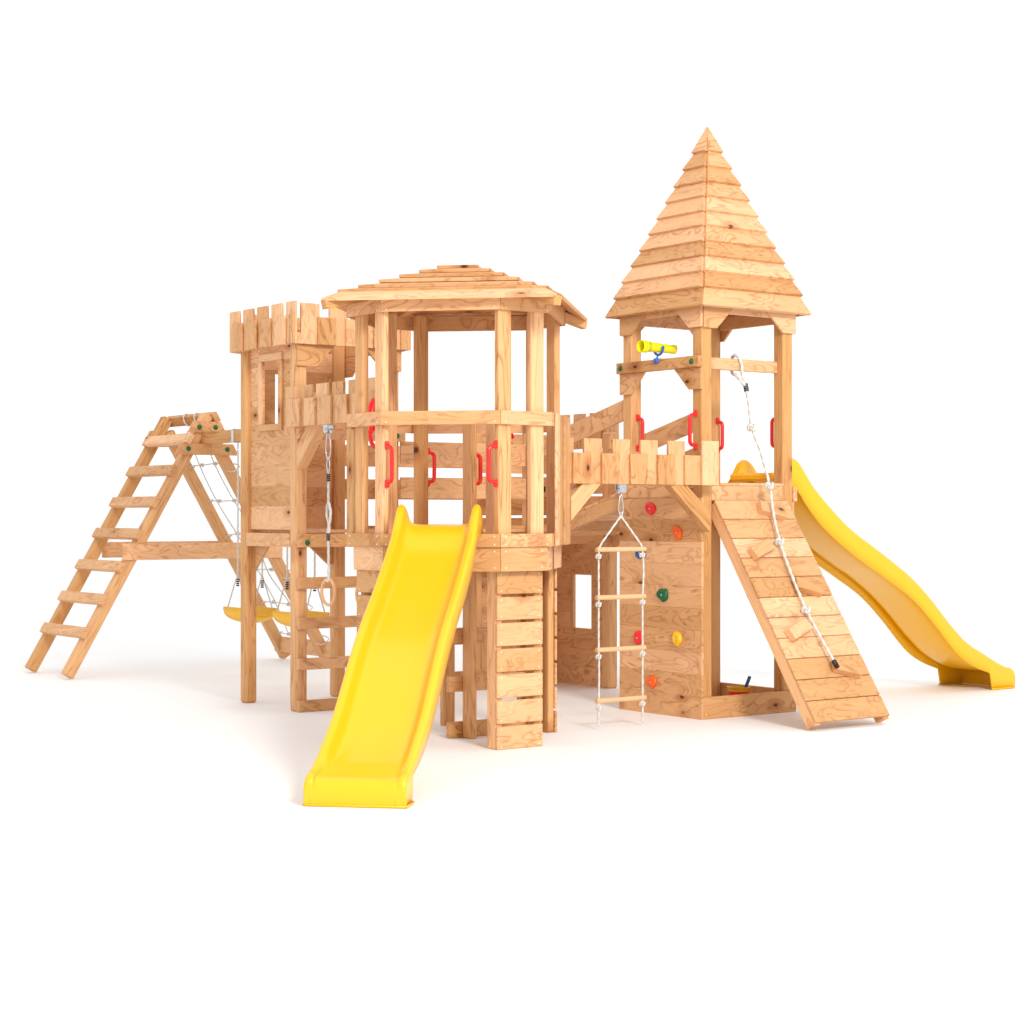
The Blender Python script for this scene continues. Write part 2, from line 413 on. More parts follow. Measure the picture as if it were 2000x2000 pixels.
# ================================================================ CENTRE TOWER (octagon)
OC = thing('octagonal_tower', 'eight sided open wooden tower with a low pyramid board roof behind the front slide', 'play tower', (6.2, 8.925, 0))
V8 = [(5.547, 8.772), (6.017, 8.267), (6.378, 8.267), (6.868, 8.772), (6.868, 9.12), (6.378, 9.58), (6.017, 9.58), (5.547, 9.135)]
L8 = [(5.568, 8.775), (6.028, 8.282), (6.352, 8.282), (6.86, 8.80), (6.86, 9.08), (6.352, 9.57), (6.028, 9.57), (5.568, 9.09)]
for a in ((6.02, 6.11, 8.289, 8.333), (6.247, 6.338, 8.289, 8.333), (5.572, 5.615, 8.785, 8.87), (5.572, 5.615, 9.0, 9.085),
          (6.80, 6.845, 8.79, 8.876), (6.80, 6.845, 9.0, 9.085), (6.26, 6.347, 9.475, 9.52), (6.03, 6.118, 9.475, 9.52)):
    post(OC, *a, 1.196, 2.545)
RB = []
for z0, z1, P, nm in ((1.8205, 1.897, V8, 'hand_rail'), (1.1365, 1.2095, V8, 'deck_rail'), (2.457, 2.545, V8, 'top_rail'), (1.0, 1.135, L8, 'skirt_board')):
    mb = MB(); ring_boards(mb, P, z0, z1, .02); RB.append(mb.obj(nm, 'ply', OC))
# screws on the boards
def edge_screws(P, i, zs, ins=.035):
    a, b = V(P[i]), V(P[(i + 1) % 8]); e = (b - a).normalized(); nn = V((e.y, -e.x))
    return [((a + e * ins).x + nn.x * 0, (a + e * ins).y, z) for z in zs] + [((b - e * ins).x, (b - e * ins).y, z) for z in zs], (nn.x, nn.y, 0)
for ob, P, zs in ((RB[0], V8, (1.835,)), (RB[1], V8, (1.15, 1.195)), (RB[2], V8, (2.47,)), (RB[3], L8, (1.02, 1.112))):
    for i in (7, 0, 1):
        pts, nn = edge_screws(P, i, zs); screws(ob, pts, nn)
mb = MB(); ring_deck = [(p[0] * .965 + 6.2 * .035, p[1] * .965 + 8.925 * .035) for p in V8]
for i in range(9):   # deck boards along u, clipped to the octagon by width
    v0 = 8.30 + .138 * i; half = .655 - .03 - max(0, max(abs(v0 - 8.925), abs(v0 + .138 - 8.925)) - .16) * 1.02
    mb.box(6.205 - half, 6.205 + half, v0 + .001, v0 + .137, 1.172, 1.194)
mb.obj('deck', 'ply', OC)
# lower posts and ladder slats
for (a, b_, c, d) in ((6.045, 6.09, 8.352, 8.44), (6.315, 6.36, 8.352, 8.44), (5.605, 5.693, 8.80, 8.845), (5.605, 5.693, 9.03, 9.075), (6.773, 6.818, 8.818, 8.905), (6.73, 6.818, 9.04, 9.085),
                      (6.045, 6.09, 9.44, 9.53), (6.218, 6.263, 8.84, 8.93), (6.70, 6.745, 8.84, 8.93), (6.475, 6.563, 9.50, 9.545)):
    post(OC, a, b_, c, d, 0, 1.169 if (a, c) != (6.218, 8.84) else 1.875)
post(OC, 6.385, 6.43, 8.84, 8.93, 1.196, 1.875); post(OC, 5.615, 5.66, 9.165, 9.25, 1.196, 1.819)
def slats(fn):
    mb = MB()
    for i in range(7): fn(mb, .1452 * i + (.001 if i == 0 else 0), .1452 * i + .1285)
    return mb.obj('ladder_slats', 'ply', OC)
sl0 = slats(lambda m_, a, b: m_.box(6.043, 6.362, 8.333, 8.351, a, b)); sl1 = slats(lambda m_, a, b: m_.box(5.587, 5.604, 8.79, 9.09, a, b))
slats(lambda m_, a, b: m_.box(6.8185, 6.836, 8.81, 9.09, a, b))
pts = [(u, 8.333, .1452 * i + z) for i in range(7) for u in (6.07, 6.335) for z in (.018, .112)]
screws(sl0, pts, (0, -1, 0)); screws(sl1, [(5.587, v, .1452 * i + z) for i in range(7) for v in (8.83, 9.06) for z in (.018, .112)], (-1, 0, 0))
for z in (0.002, .272, .55): MB().box(6.13, 6.745, 8.932, 8.968, z, z + .092).obj('rung', 'ply', OC)
for z in (.255, .53): MB().box(6.565, 6.80, 9.51, 9.545, z, z + .075).obj('rung', 'ply', OC)
# vertical boards closing the right side
e = (V(V8[3]) - V(V8[2])).normalized(); nn = V((e.y, -e.x))
mb = MB()
for t0, w, o_ in ((.10, .145, .0012), (.25, .145, .0012), (.40, .145, .014), (.55, .147, .014)):
    p = V(V8[2]) + e * t0 + nn * o_; mb.obox((p.x, p.y, 1.137), (0, 0, .762), (e.x * w, e.y * w, 0), (nn.x * .018, nn.y * .018, 0), .006)
mb.obj('vertical_board', 'ply', OC)
handle(OC, (5.597, 8.785), (0, -1), 1.471, 1.728); handle(OC, (6.02, 8.308), (-1, 0), 1.471, 1.728)
handle(OC, (6.347, 9.497), (1, 0), 1.49, 1.73); handle(OC, (6.263, 8.885), (1, 0), 1.47, 1.70)
bolt(OC, (6.80, 8.905, 1.47), (-1, 0, 0), .021)
# roof
oc = V((6.205, 8.925)); dk = [.672, .595, .500, .402, .305, .208, .12]; zk = [2.512, 2.566, 2.602, 2.643, 2.682, 2.720, 2.755]
roof = MB()
for side in range(4):
    nrm = [V((-Q, -Q)), V((Q, -Q)), V((Q, Q)), V((-Q, Q))][side]; tan = V((-nrm.y, nrm.x))
    for k in range(7):
        d0, z0 = dk[k], zk[k]
        if k == 0: d1, z1 = .575, 2.562
        elif k < 6: d1, z1 = d0 - .118, z0 + .118 * .19
        else: d1, z1 = .004, z0 + .008
        def P3(d, w, z): p = oc + nrm * d + tan * w; return (p.x, p.y, z)
        dv = V((nrm.x * (d1 - d0), nrm.y * (d1 - d0), z1 - z0)); tv = V((tan.x, tan.y, 0)); N = dv.cross(tv).normalized()
        if N.z < 0: N = -N
        w0, w1 = d0 - (.014 if k == 0 else .003), max(d1 - .003, .002)
        roof.prism([P3(d0, -w0, z0), P3(d0, w0, z0), P3(d1, w1, z1), P3(d1, -w1, z1)], N, .017, tv)
roof = roof.obj('roof', 'ply', OC)
mb = MB()
for i, a in enumerate(((1, 0), (0, 1), (-1, 0), (0, -1))):
    mb.beam((oc.x + a[0] * (.935 if i != 1 else .9), oc.y + a[1] * .935, 2.492), (oc.x + a[0] * .03, oc.y + a[1] * .03, 2.70), (-a[1], a[0], 0), .05, .055)
mb.obj('rafter', 'post', roof)

# ================================================================ LEFT TOWER (battlements)
LT = thing('battlement_tower', 'square wooden tower on the left crowned with battlements, framed window opening in its plank wall', 'play tower', (6.54, 11.14, 0))
for a in ((6.13, 6.22, 10.74, 10.83), (6.13, 6.22, 11.44, 11.53), (6.86, 6.95, 10.74, 10.83), (6.86, 6.95, 11.45, 11.54)): post(LT, *a, 0, 2.55, .014)
def wall_planks(mb, fix, a0, a1, b0, b1, zs, hole=None, axis='v'):
    """plank wall: fixed coordinate fix=(f0,f1), runs a0..a1, planks at zs; hole=(h0,h1,z0,z1)"""
    def put(p, q, z0, z1):
        if q - p < .004 or z1 - z0 < .004: return
        if axis == 'v': mb.box(fix[0], fix[1], p, q, z0, z1, 1, .0012)
        else: mb.box(p, q, fix[0], fix[1], z0, z1, 0, .0012)
    for z0, z1 in zs:
        z0 += .0001; z1 -= .0001
        if hole and z1 > hole[2] and z0 < hole[3]:
            put(a0, a1, z0, hole[2]) if z0 < hole[2] else None
            put(a0, a1, hole[3], z1) if z1 > hole[3] else None
            y0, y1 = max(z0, hole[2]), min(z1, hole[3]); put(a0, hole[0], y0, y1); put(hole[1], a1, y0, y1)
        else: put(a0, a1, z0, z1)
zs = [(1.213, 1.3735)] + [(1.236 + .1375 * i, 1.236 + .1375 * (i + 1)) for i in range(1, 9)]
mb = MB(); wall_planks(mb, (6.167, 6.185), 10.831, 11.439, 0, 0, zs, (11.018, 11.268, 1.93, 2.37)); w = mb.obj('plank_wall', 'ply', LT)
mb = MB(); a0, a1, z0, z1 = 10.978, 11.304, 1.891, 2.42
mb.box(6.149, 6.1665, a0, a1, z0, z0 + .044); mb.box(6.149, 6.1665, a0, a1, z1 - .05, z1); mb.box(6.149, 6.1665, a0, a0 + .046, z0 + .0445, z1 - .0505, 2); mb.box(6.149, 6.1665, a1 - .043, a1, z0 + .0445, z1 - .0505, 2)
mb.obj('window_frame', 'ply', w)
mb = MB(); wall_planks(mb, (11.49, 11.508), 6.221, 6.859, 0, 0, zs, (6.39, 6.62, 1.93, 2.31), 'u'); mb.obj('plank_wall', 'ply', LT)
mb = MB(); mb.box(6.13, 6.165, 10.831, 11.439, 1.098, 1.19); mb.box(6.131, 6.975, 10.70, 10.7395, 1.098, 1.186); mb.box(6.221, 6.859, 11.46, 11.488, 1.098, 1.19)
mb.obj('deck_fascia', 'ply', LT)
mb = MB()
for i in range(4): mb.box(6.20, 6.945, 10.831 + .165 * i, 10.831 + .165 * i + .162, 1.192, 1.212, 0)
mb.obj('deck', 'ply', LT)
MB().box(6.131, 6.975, 10.70, 10.7395, 1.82, 1.896).obj('crossbar', 'ply', LT)
for z in (0.0, .28, .552, .82): MB().box(6.131, 6.95, 10.70, 10.7395, z + .001, z + .077).obj('rung', 'ply', LT)
bolt(LT, (6.195, 10.70, 1.128), (0, -1, 0)); bolt(LT, (6.905, 10.70, 1.858), (0, -1, 0)); bolt(LT, (6.905, 10.70, 1.128), (0, -1, 0))
par = MB(); ZP = 2.452
crenels(par, (6.104, 11.60), (0, -1), (-1, 0), .925, ZP, 2.735, 2.645); 
par.obox((6.067, 10.70, ZP), (0, 0, .074), (.068, 0, 0), (0, -.018, 0), .002)
for k in range(4):
    par.obox((6.1355 + .22 * k, 10.70, ZP), (0, 0, .273), (.143, 0, 0), (0, -.018, 0), .002); par.obox((6.256 + .22 * k, 10.6815, ZP), (0, 0, .183), (.14 if k < 3 else .08, 0, 0), (0, -.018, 0), .002)
crenels(par, (6.98, 10.70), (0, 1), (1, 0), .90, ZP, 2.735, 2.645); crenels(par, (6.98, 11.60), (-1, 0), (0, 1), .87, ZP, 2.735, 2.645)
par.obj('battlements', 'ply', LT)
mb = MB(); mb.box(6.105, 6.1285, 10.72, 11.58, 2.454, 2.545); mb.box(6.1295, 6.975, 10.701, 10.738, 2.454, 2.545); mb.box(6.952, 6.979, 10.74, 11.58, 2.454, 2.545); mb.box(6.13, 6.95, 11.542, 11.58, 2.454, 2.545)
mb.obj('top_beam', 'ply', LT)
gusset(LT, (6.131, 10.72), (1, 0), (0, 1), 2.308, 2.452, .145, .285); gusset(LT, (6.949, 10.72), (-1, 0), (0, 1), 2.308, 2.452, .145, .285)
gusset(LT, (6.9515, 10.745), (0, 1), (1, 0), 2.308, 2.452, .145, .285); gusset(LT, (6.9515, 11.535), (0, -1), (1, 0), 2.308, 2.452, .145, .285)
MB().prism([(6.2, 11.439, 1.097), (6.2, 11.25, 1.097), (6.2, 11.439, .93)], (1, 0, 0), .018, (0, 1, 0)).obj('corner_bracket', 'ply', LT)
MB().prism([(6.859, 11.49, 1.097), (6.66, 11.49, 1.097), (6.82, 11.49, .96), (6.859, 11.49, .96)], (0, 1, 0), .018, (1, 0, 0)).obj('corner_bracket', 'ply', LT)

# ================================================================ BACK TOWER
BT = thing('low_back_tower', 'low square wooden tower at the back with a window slot in its plank wall', 'play tower', (8.5, 11.16, 0))
for a in ((8.09, 8.18, 10.77, 10.86), (8.09, 8.18, 11.47, 11.56), (8.85, 8.94, 10.77, 10.86), (8.85, 8.94, 11.47, 11.56)): post(BT, *a, 0, 1.94, .012)
mb = MB(); wall_planks(mb, (8.90, 8.918), 10.861, 11.469, 0, 0, [(.139 * i, .139 * (i + 1)) for i in range(8)], (11.045, 11.28, .437, .85)); wall_planks(mb, (11.515, 11.533), 8.181, 8.849, 0, 0, [(.139 * i, .139 * (i + 1)) for i in range(8)], None, 'u'); w = mb.obj('plank_wall', 'ply', BT)
mb = MB(); mb.box(8.882, 8.8995, 11.25, 11.28, .41, .88, 2); mb.box(8.919, 8.936, 11.0, 11.045, .41, .88, 2); mb.box(8.919, 8.936, 11.28, 11.325, .41, .88, 2); mb.obj('window_frame', 'ply', w)
mb = MB(); zb = [(1.19, 1.33), (1.33, 1.457), (1.475, 1.61), (1.61, 1.796)]
wall_planks(mb, (8.90, 8.918), 10.861, 11.469, 0, 0, zb); wall_planks(mb, (11.515, 11.533), 8.181, 8.849, 0, 0, [(1.19, 1.29), (1.31, 1.455), (1.455, 1.61), (1.635, 1.78), (1.78, 1.94)], None, 'u')
mb.obj('parapet_wall', 'ply', BT)
mb = MB(); crenels(mb, (8.942, 10.78), (0, 1), (1, 0), .80, 1.826, 2.1, 2.01, .14, .2, .1); mb.obj('battlements', 'ply', BT)
MB().box(8.13, 8.94, 10.73, 10.7685, 1.10, 1.187).obj('deck_fascia', 'ply', BT); MB().box(8.181, 8.849, 11.5345, 11.558, 1.10, 1.187).obj('deck_fascia', 'ply', BT)
bolt(BT, (8.79, 10.73, 1.155), (0, -1, 0), .02); bolt(BT, (8.16, 10.73, 1.15), (0, -1, 0), .02)
mb = MB()
for i in range(4): mb.box(8.10, 8.93, 10.862 + .15 * i, 10.862 + .15 * i + .147, 1.189, 1.209, 0)
mb.obj('deck', 'ply', BT)

# ================================================================ WALKWAYS
W1 = thing('plank_walkway', 'straight raised walkway with two horizontal board rails between the battlement tower and the back tower', 'walkway', (7.5, 11.14, 1.2))
for v in (10.745, 11.515):
    for z0, z1 in ((1.668, 1.824), (1.428, 1.575)):
        MB().box(6.87 if v > 11 else 6.952, 8.085, v - .009 - .012 * (v < 11), v + .009 - .012 * (v < 11), z0, z1).obj('rail_board', 'ply', W1)
mb = MB()
for i in range(7): mb.box(6.982 + .1575 * i, 6.982 + .1575 * i + .155, 10.80, 11.50, 1.215, 1.235, 1)
mb.obj('deck', 'ply', W1)
for v in (10.80, 11.465): MB().box(6.982, 8.085, v, v + .035, 1.12, 1.214).obj('stringer', 'ply', W1)

W2 = thing('inclined_bridge', 'sloping wooden bridge with slanted side boards climbing from the back tower to the spire tower', 'bridge', (8.45, 10.2, 1.3))
def slope(v, za, zb_): return za + (zb_ - za) * (v - 9.62) / .60
for u in (8.022, 8.84):
    for (za, zb_, hh) in ((2.022, 1.873, .138),) + (((1.79, 1.635, .10),) if u > 8.5 else ()):
        va, vb = (9.602, 10.765)
        pts = [(u, va, slope(va, za, zb_) - hh / 2), (u, vb, slope(vb, za, zb_) - hh / 2), (u, vb, slope(vb, za, zb_) + hh / 2), (u, va, slope(va, za, zb_) + hh / 2)]
        MB().prism(pts, (1, 0, 0), .02, (0, 1, (zb_ - za) / .6)).obj('rail_board', 'ply', W2)
    za, zb_ = 1.415, 1.25
    pts = [(u + .006, va, slope(va, za, zb_) - .047), (u + .006, vb, slope(vb, za, zb_) - .047), (u + .006, vb, slope(vb, za, zb_) + .047), (u + .006, va, slope(va, za, zb_) + .047)]
    MB().prism(pts, (1, 0, 0), .04, (0, 1, (zb_ - za) / .6)).obj('stringer', 'ply', W2)
mb = MB()
sl = (1.25 - 1.415) / .6; dd = V((0, 1, sl)).normalized(); up = V((0, -sl, 1)).normalized()
for i in range(8):
    p = V((8.03, 9.605, slope(9.605, 1.415, 1.25) + .0485)) + dd * (.148 * i); mb.obox(p, (.81, 0, 0), dd * .145, up * .02, .002)
mb.obj('deck', 'ply', W2)

# ================================================================ BATTLEMENT BEAMS
BL = thing('battlement_beam', 'crenellated beam on the left carrying the gym rings, between the battlement tower and the octagonal tower', 'beam', (6.12, 10.2, 1.95), 'crenellated beams joining the towers')
mb = MB(); crenels(mb, (6.088, 10.775), (0, -1), (-1, 0), 1.20, 1.897, 2.165, 2.078, .14, .2, .07); mb.obj('battlements', 'ply', BL)
MB().box(6.0895, 6.128, 9.59, 10.775, 1.899, 1.99).obj('beam', 'post', BL)
MB().prism([(6.133, 10.738, 1.62), (6.133, 10.738, 1.765), (6.133, 10.60, 1.897), (6.133, 10.45, 1.897)], (1, 0, 0), .078, (0, -1, 1)).obj('brace', 'post', BL)
BR = thing('battlement_beam', 'crenellated beam on the right carrying the rope ladder, between the octagonal tower and the spire tower', 'beam', (7.45, 8.76, 1.55), 'crenellated beams joining the towers')
mb = MB(); o = V((6.888, 8.736, 0)); mb.obox((6.835, 8.736, 1.504), (0, 0, .276), (.055, 0, 0), (0, -.018, 0), .002)
for k in range(5):
    a = 6.873 + .2245 * k; mb.obox((a, 8.7175, 1.504), (0, 0, .187), (.14, 0, 0), (0, -.018, 0), .002)
    a += .098
    if k < 4: mb.obox((a, 8.736, 1.504), (0, 0, .276), (.14, 0, 0), (0, -.018, 0), .002)
mb.obox((7.895, 8.7175, 1.5035), (0, 0, .280), (.14, 0, 0), (0, -.018, 0), .002) if False else None
mb.obox((7.90, 8.6985, 1.503), (0, 0, .281), (.14, 0, 0), (0, -.018, 0), .002)
mb.obj('battlements', 'ply', BR)
MB().box(6.86, 8.04, 8.7375, 8.788, 1.506, 1.60).obj('beam', 'post', BR)
MB().prism([(6.872, 8.72, 1.28), (6.872, 8.72, 1.42), (6.96, 8.72, 1.503), (7.10, 8.72, 1.503)], (0, 1, 0), .066, (1, 0, 1)).obj('brace', 'post', BR)
MB().prism([(8.0, 8.72, 1.205), (8.0, 8.72, 1.34), (7.80, 8.72, 1.502), (7.66, 8.72, 1.502)], (0, 1, 0), .066, (-1, 0, 1)).obj('brace', 'post', BR)

# ================================================================ SLIDES
def slide(name, label, O, s_dir, w_dir, rim, flg, bedoff, end, halfw, group):
    """rim, flg: (s,z) lists; built by sweeping a channel section"""
    th = thing(name, label, 'slide', (O[0], O[1], 0), group)
    sd, wd = V((*s_dir, 0)), V((*w_dir, 0)); O = V((*O, 0))
    def interp(L, s):
        if s <= L[0][0]: return L[0][1]
        for i in range(len(L) - 1):
            if L[i][0] <= s <= L[i + 1][0]:
                a, b, c, d = L[max(i - 1, 0)], L[i], L[i + 1], L[min(i + 2, len(L) - 1)]
                t = (s - b[0]) / (c[0] - b[0]); h = c[0] - b[0]
                m0 = (c[1] - a[1]) / (c[0] - a[0]) * h if c[0] != a[0] else 0; m1 = (d[1] - b[1]) / (d[0] - b[0]) * h if d[0] != b[0] else 0
                return (2 * t ** 3 - 3 * t * t + 1) * b[1] + (t ** 3 - 2 * t * t + t) * m0 + (-2 * t ** 3 + 3 * t * t) * c[1] + (t ** 3 - t * t) * m1
        return L[-1][1]
    st = []; N = 90; s0, s1 = rim[0][0], end
    for i in range(N + 1):
        s = s0 + (s1 - s0) * i / N
        zr = interp(rim, s); zb = interp(bedoff, s); zf = interp(flg, s)
        st.append(((s, zr), (s, zb), (s, zf)))
    sf = flg[-1][0]
    st = [(a, b, (c[0], c[1]) if c[0] <= sf else (c[0], .001)) for a, b, c in st]
    zr, zb = st[-1][0][1], st[-1][1][1]
    for ds, fr in ((.02, .992), (.038, .968), (.054, .925), (.067, .86), (.076, .76), (.081, .63), (.082, .48), (.080, .3), (.075, .14), (.07, 0)):
        st.append(((s1 + ds, zr * fr + .001), (s1 + ds, zb * fr + .001), (s1 + min(ds, .06), .001)))
    W = halfw
    prof = [(-W, 'f', 0), (-W, 'm', .5), (-W, 'r', -.022), (-W + .006, 'r', -.007), (-W + .018, 'r', 0), (-W + .034, 'r', -.005), (-W + .044, 'r', -.02),
            (-W + .050, 'x', .62), (-W + .058, 'x', .32), (-W + .072, 'x', .12), (-W + .095, 'x', .03), (-W + .14, 'b', 0), (0, 'b', 0)]
    prof += [(-w, k, q) for (w, k, q) in prof[:-1][::-1]]
    bm = bmesh.new(); rows = []
    for (r, b, f) in st:
        row = []
        for w, k, q in prof:
            if k == 'f': s, z = f
            elif k == 'm': s, z = (r[0] + f[0]) / 2, (r[1] + f[1]) / 2
            elif k == 'r': s, z = r[0], max(r[1] + q, f[1])
            elif k == 'x': s, z = b[0] + (r[0] - b[0]) * q, b[1] + (r[1] - b[1]) * q
            else: s, z = b
            row.append(bm.verts.new(O + sd * s + wd * w + V((0, 0, max(z, .001)))))
        rows.append(row)
    for i in range(len(rows) - 1):
        for j in range(len(prof) - 1):
            bm.faces.new((rows[i][j], rows[i][j + 1], rows[i + 1][j + 1], rows[i + 1][j]))
    bmesh.ops.recalc_face_normals(bm, faces=bm.faces)
    bmesh.ops.transform(bm, matrix=Matrix.Translation(-V(th.location)), verts=bm.verts)
    me = bpy.data.meshes.new('slide_chute'); bm.to_mesh(me); bm.free(); me.materials.append(M['yellow'])
    for p in me.polygons: p.use_smooth = True
    o = bpy.data.objects.new('slide_chute', me); COL.objects.link(o); o.parent = th
    so = o.modifiers.new('thick', 'SOLIDIFY'); so.thickness = .006; so.offset = -1
    # rolled foot rim
    mb = MB(); e1 = s1 + .062
    pts = [O + sd * (sf + .004) - wd * (W + .004), O + sd * e1 - wd * (W + .004), O + sd * (e1 + .008) - wd * (W - .004), O + sd * (e1 + .008) + wd * (W - .004), O + sd * e1 + wd * (W + .004), O + sd * (sf + .004) + wd * (W + .004)]
    mb.tube([p + V((0, 0, .008)) for p in pts], .006, 8); mb.obj('foot_rim', 'yellow', th, True)
    # hook-on lip at the deck
    mb = MB(); zt = bedoff[0][1]
    a = O + sd * (s0 - .03) - wd * (W - .045) + V((0, 0, zt - .001)); mb.obox(a, wd * (2 * W - .09), sd * .05, (0, 0, -.055), .014)
    mb.obj('entry_lip', 'yellow', th)
    return th
rimF = [(-.06, 1.28), (-.035, 1.345), (0., 1.372), (.035, 1.372), (.09, 1.33), (.19, 1.223), (.40, 1.082), (.65, .93), (.92, .785), (1.17, .622), (1.35, .485), (1.52, .365), (1.71, .262), (1.87, .185), (1.955, .152)]
bedF = [(-.06, 1.262), (.02, 1.255), (.09, 1.215), (.19, 1.11), (.40, .965), (.65, .815), (.92, .67), (1.17, .505), (1.35, .37), (1.52, .255), (1.71, .17), (1.9, .135), (2.005, .13)]
flgF = [(-.06, 1.20), (.05, 1.185), (.12, 1.165), (.286, 1.01), (.548, .85), (.8, .715), (1.03, .57), (1.26, .405), (1.516, .245), (1.72, .165), (1.875, .124)]
slide('slide', 'wide yellow plastic slide at the front, descending from the octagonal tower', (5.782, 8.523), (-Q, -Q), (Q, -Q), rimF, flgF, bedF, 1.955, .235, 'yellow plastic slides')
rimR = [(.04, 1.55), (.075, 1.60), (.12, 1.675), (.17, 1.702), (.225, 1.688), (.29, 1.62), (.374, 1.52), (.536, 1.378), (.742, 1.224), (.994, 1.086), (1.166, .992), (1.384, .862), (1.577, .715), (1.804, .511), (1.988, .372), (2.223, .258), (2.36, .195), (2.455, .160)]
flgR = [(.04, 1.53), (.221, 1.476), (.30, 1.385), (.468, 1.228), (.742, 1.05), (1.094, .865), (1.384, .705), (1.607, .528), (1.789, .36), (1.911, .262), (2.066, .184), (2.255, .123)]
bedR = [(.04, 1.602), (.10, 1.602), (.16, 1.585), (.221, 1.53), (.29, 1.45), (.374, 1.36), (.536, 1.23), (.742, 1.09), (.994, .95), (1.166, .865), (1.384, .735), (1.577, .59), (1.804, .395), (1.988, .26), (2.223, .16), (2.447, .125), (2.50, .12)]
slide('slide', 'long yellow plastic wave slide on the far right, descending from the spire tower', (8.83, 9.237), (1, 0), (0, 1), rimR, flgR, bedR, 2.455, .252, 'yellow plastic slides')

# ================================================================ CLIMBING RAMP
RA = thing('climbing_ramp', 'steep wooden climbing ramp with five skewed foot blocks leaning on the spire tower', 'climbing ramp', (8.45, 8.0, 0))
top = V((0, 8.79, 1.412)); botm = V((0, 7.888, .058)); dl = (botm - top); Lr = dl.length; dl = dl.normalized(); nr = V((0, -dl.z, dl.y)); nr = nr if nr.y < 0 else -nr
mb = MB(); pw = Lr / 11
for i in range(11):
    p = top + dl * (pw * i + .0025) + V((8.105, 0, 0)); mb.obox(p, (.655, 0, 0), dl * (pw - .005), -nr * .018, .0035)
ramp = mb.obj('ramp_boards', 'ply', RA)
for u in (8.108, 8.715):
    p = top + V((u, 0, 0)) - nr * .0185 + dl * .01
    MB().prism([p, p - nr * .075 + dl * .0, p - nr * .075 + dl * (Lr - .012), p + dl * (Lr - .0)], (1, 0, 0), .042, dl).obj('stringer', 'post', RA)
for (s_, uc, an) in ((.10, 8.54, -17), (.40, 8.285, 20), (.69, 8.54, -17), (1.0, 8.285, 20), (1.29, 8.54, -17)):
    c = top + dl * s_ + V((uc, 0, 0)); a = math.radians(an); X = V((1, 0, 0)) * math.cos(a) + dl * (-math.sin(a)); Y = V((1, 0, 0)) * math.sin(a) + dl * math.cos(a)
    MB().obox(c - X * .102 - Y * .040 + nr * .0003, X * .204, Y * .080, nr * .050, .003).obj('foot_block', 'ply', RA)
def uvp(px, v, py):
    th = math.radians(36.4); s, c = math.sin(th), math.cos(th); k = (px - 1000) / 3600; u = v * (s + k * c) / (c - k * s); D = u * s + v * c
    return V((u, v, 1.32 + (1004 - py) * D / 3600))
RP = thing('climbing_rope', 'white knotted climbing rope looped on the crossbar and lying over the climbing ramp', 'rope', (8.35, 8.84, 2.3))
mb = MB()
A = uvp(1457, 8.83, 757)
loopp = smooth_path([A, uvp(1450, 8.835, 730), uvp(1448, 8.845, 712), uvp(1443, 8.853, 698), uvp(1436, 8.875, 694), uvp(1430, 8.925, 699), uvp(1427, 8.93, 716), uvp(1431, 8.915, 729), uvp(1440, 8.86, 735), A], 6)
rope(mb, loopp, .0095)
way = [(1457, 8.83, 757), (1463, 8.80, 790), (1468.7, 8.765, 835), (1487, 8.72, 885), (1503, 8.68, 949), (1511, 8.63, 1005), (1523.4, 8.56, 1058), (1545, 8.44, 1120), (1574.8, 8.31, 1191.6), (1603, 8.16, 1245), (1632, 8.02, 1297)]
W_ = []
for px, v, py in way:
    # keep the rope just above the ramp surface
    for _ in range(40):
        p = uvp(px, v, py); d = (p - V((p.x, top.y, top.z))).dot(nr)
        if p.z < 1.42 and d < .03: v -= .005
        elif p.z < 1.36 and d > .06: v += .005
        else: break
    W_.append(uvp(px, v, py))
rope(mb, smooth_path(W_, 8), .0085)
for i in (2, 4, 6, 8): knot(mb, W_[i], .020)
mb.obj('rope', 'rope', RP, True)
clamp(RP, A.lerp(W_[1], .0), (W_[1] - A), .0165, .055); clamp(RP, W_[-1], W_[-1] - W_[-2], .016, .055)

# ================================================================ HANGING THINGS
def hanger(parent, u, v, z, along=(1, 0)):
    a = V((*along, 0)); b = V((-a.y, a.x, 0)); c = V((u, v, z)); mb = MB()
    mb.obox(c - a * .03 - b * .028 + V((0, 0, -.003)), a * .06, b * .056, (0, 0, .003), .0008)
    for s_ in (-1, 1):
        q = c + b * .019 * s_; pts = [q + a * .026 + V((0, 0, -.003)), q - a * .026 + V((0, 0, -.003)), q - a * .026 + V((0, 0, -.03))]
        for k in range(9):
            t = math.pi * k / 8; pts.append(q + V((0, 0, -.034)) - a * .026 * math.cos(t) + V((0, 0, -.022 * math.sin(t))))
        mb.prism(pts, b * s_, .0035, a)
        mb.lathe(q + V((0, 0, -.032)), b * s_, [(.010, 0), (.010, .008), (.006, .011), (0, .011)], 10)
    mb.tube([c + b * .019 + V((0, 0, -.032)), c - b * .019 + V((0, 0, -.032))], .006, 8)
    o = mb.obj('swing_hook', 'steel', parent)
    return o
def link(mb, c, w, h, r, plane):
    c = V(c); a = V(plane); pts = []
    for k in range(28):
        t = 2 * math.pi * k / 28; q = .78 + .22 * math.cos(t + math.pi)  # narrower at top
        pts.append(c + a * (w * math.sin(t) * (.8 - .25 * math.cos(t))) + V((0, 0, h * math.cos(t))))
    mb.loop(pts, r, 8)
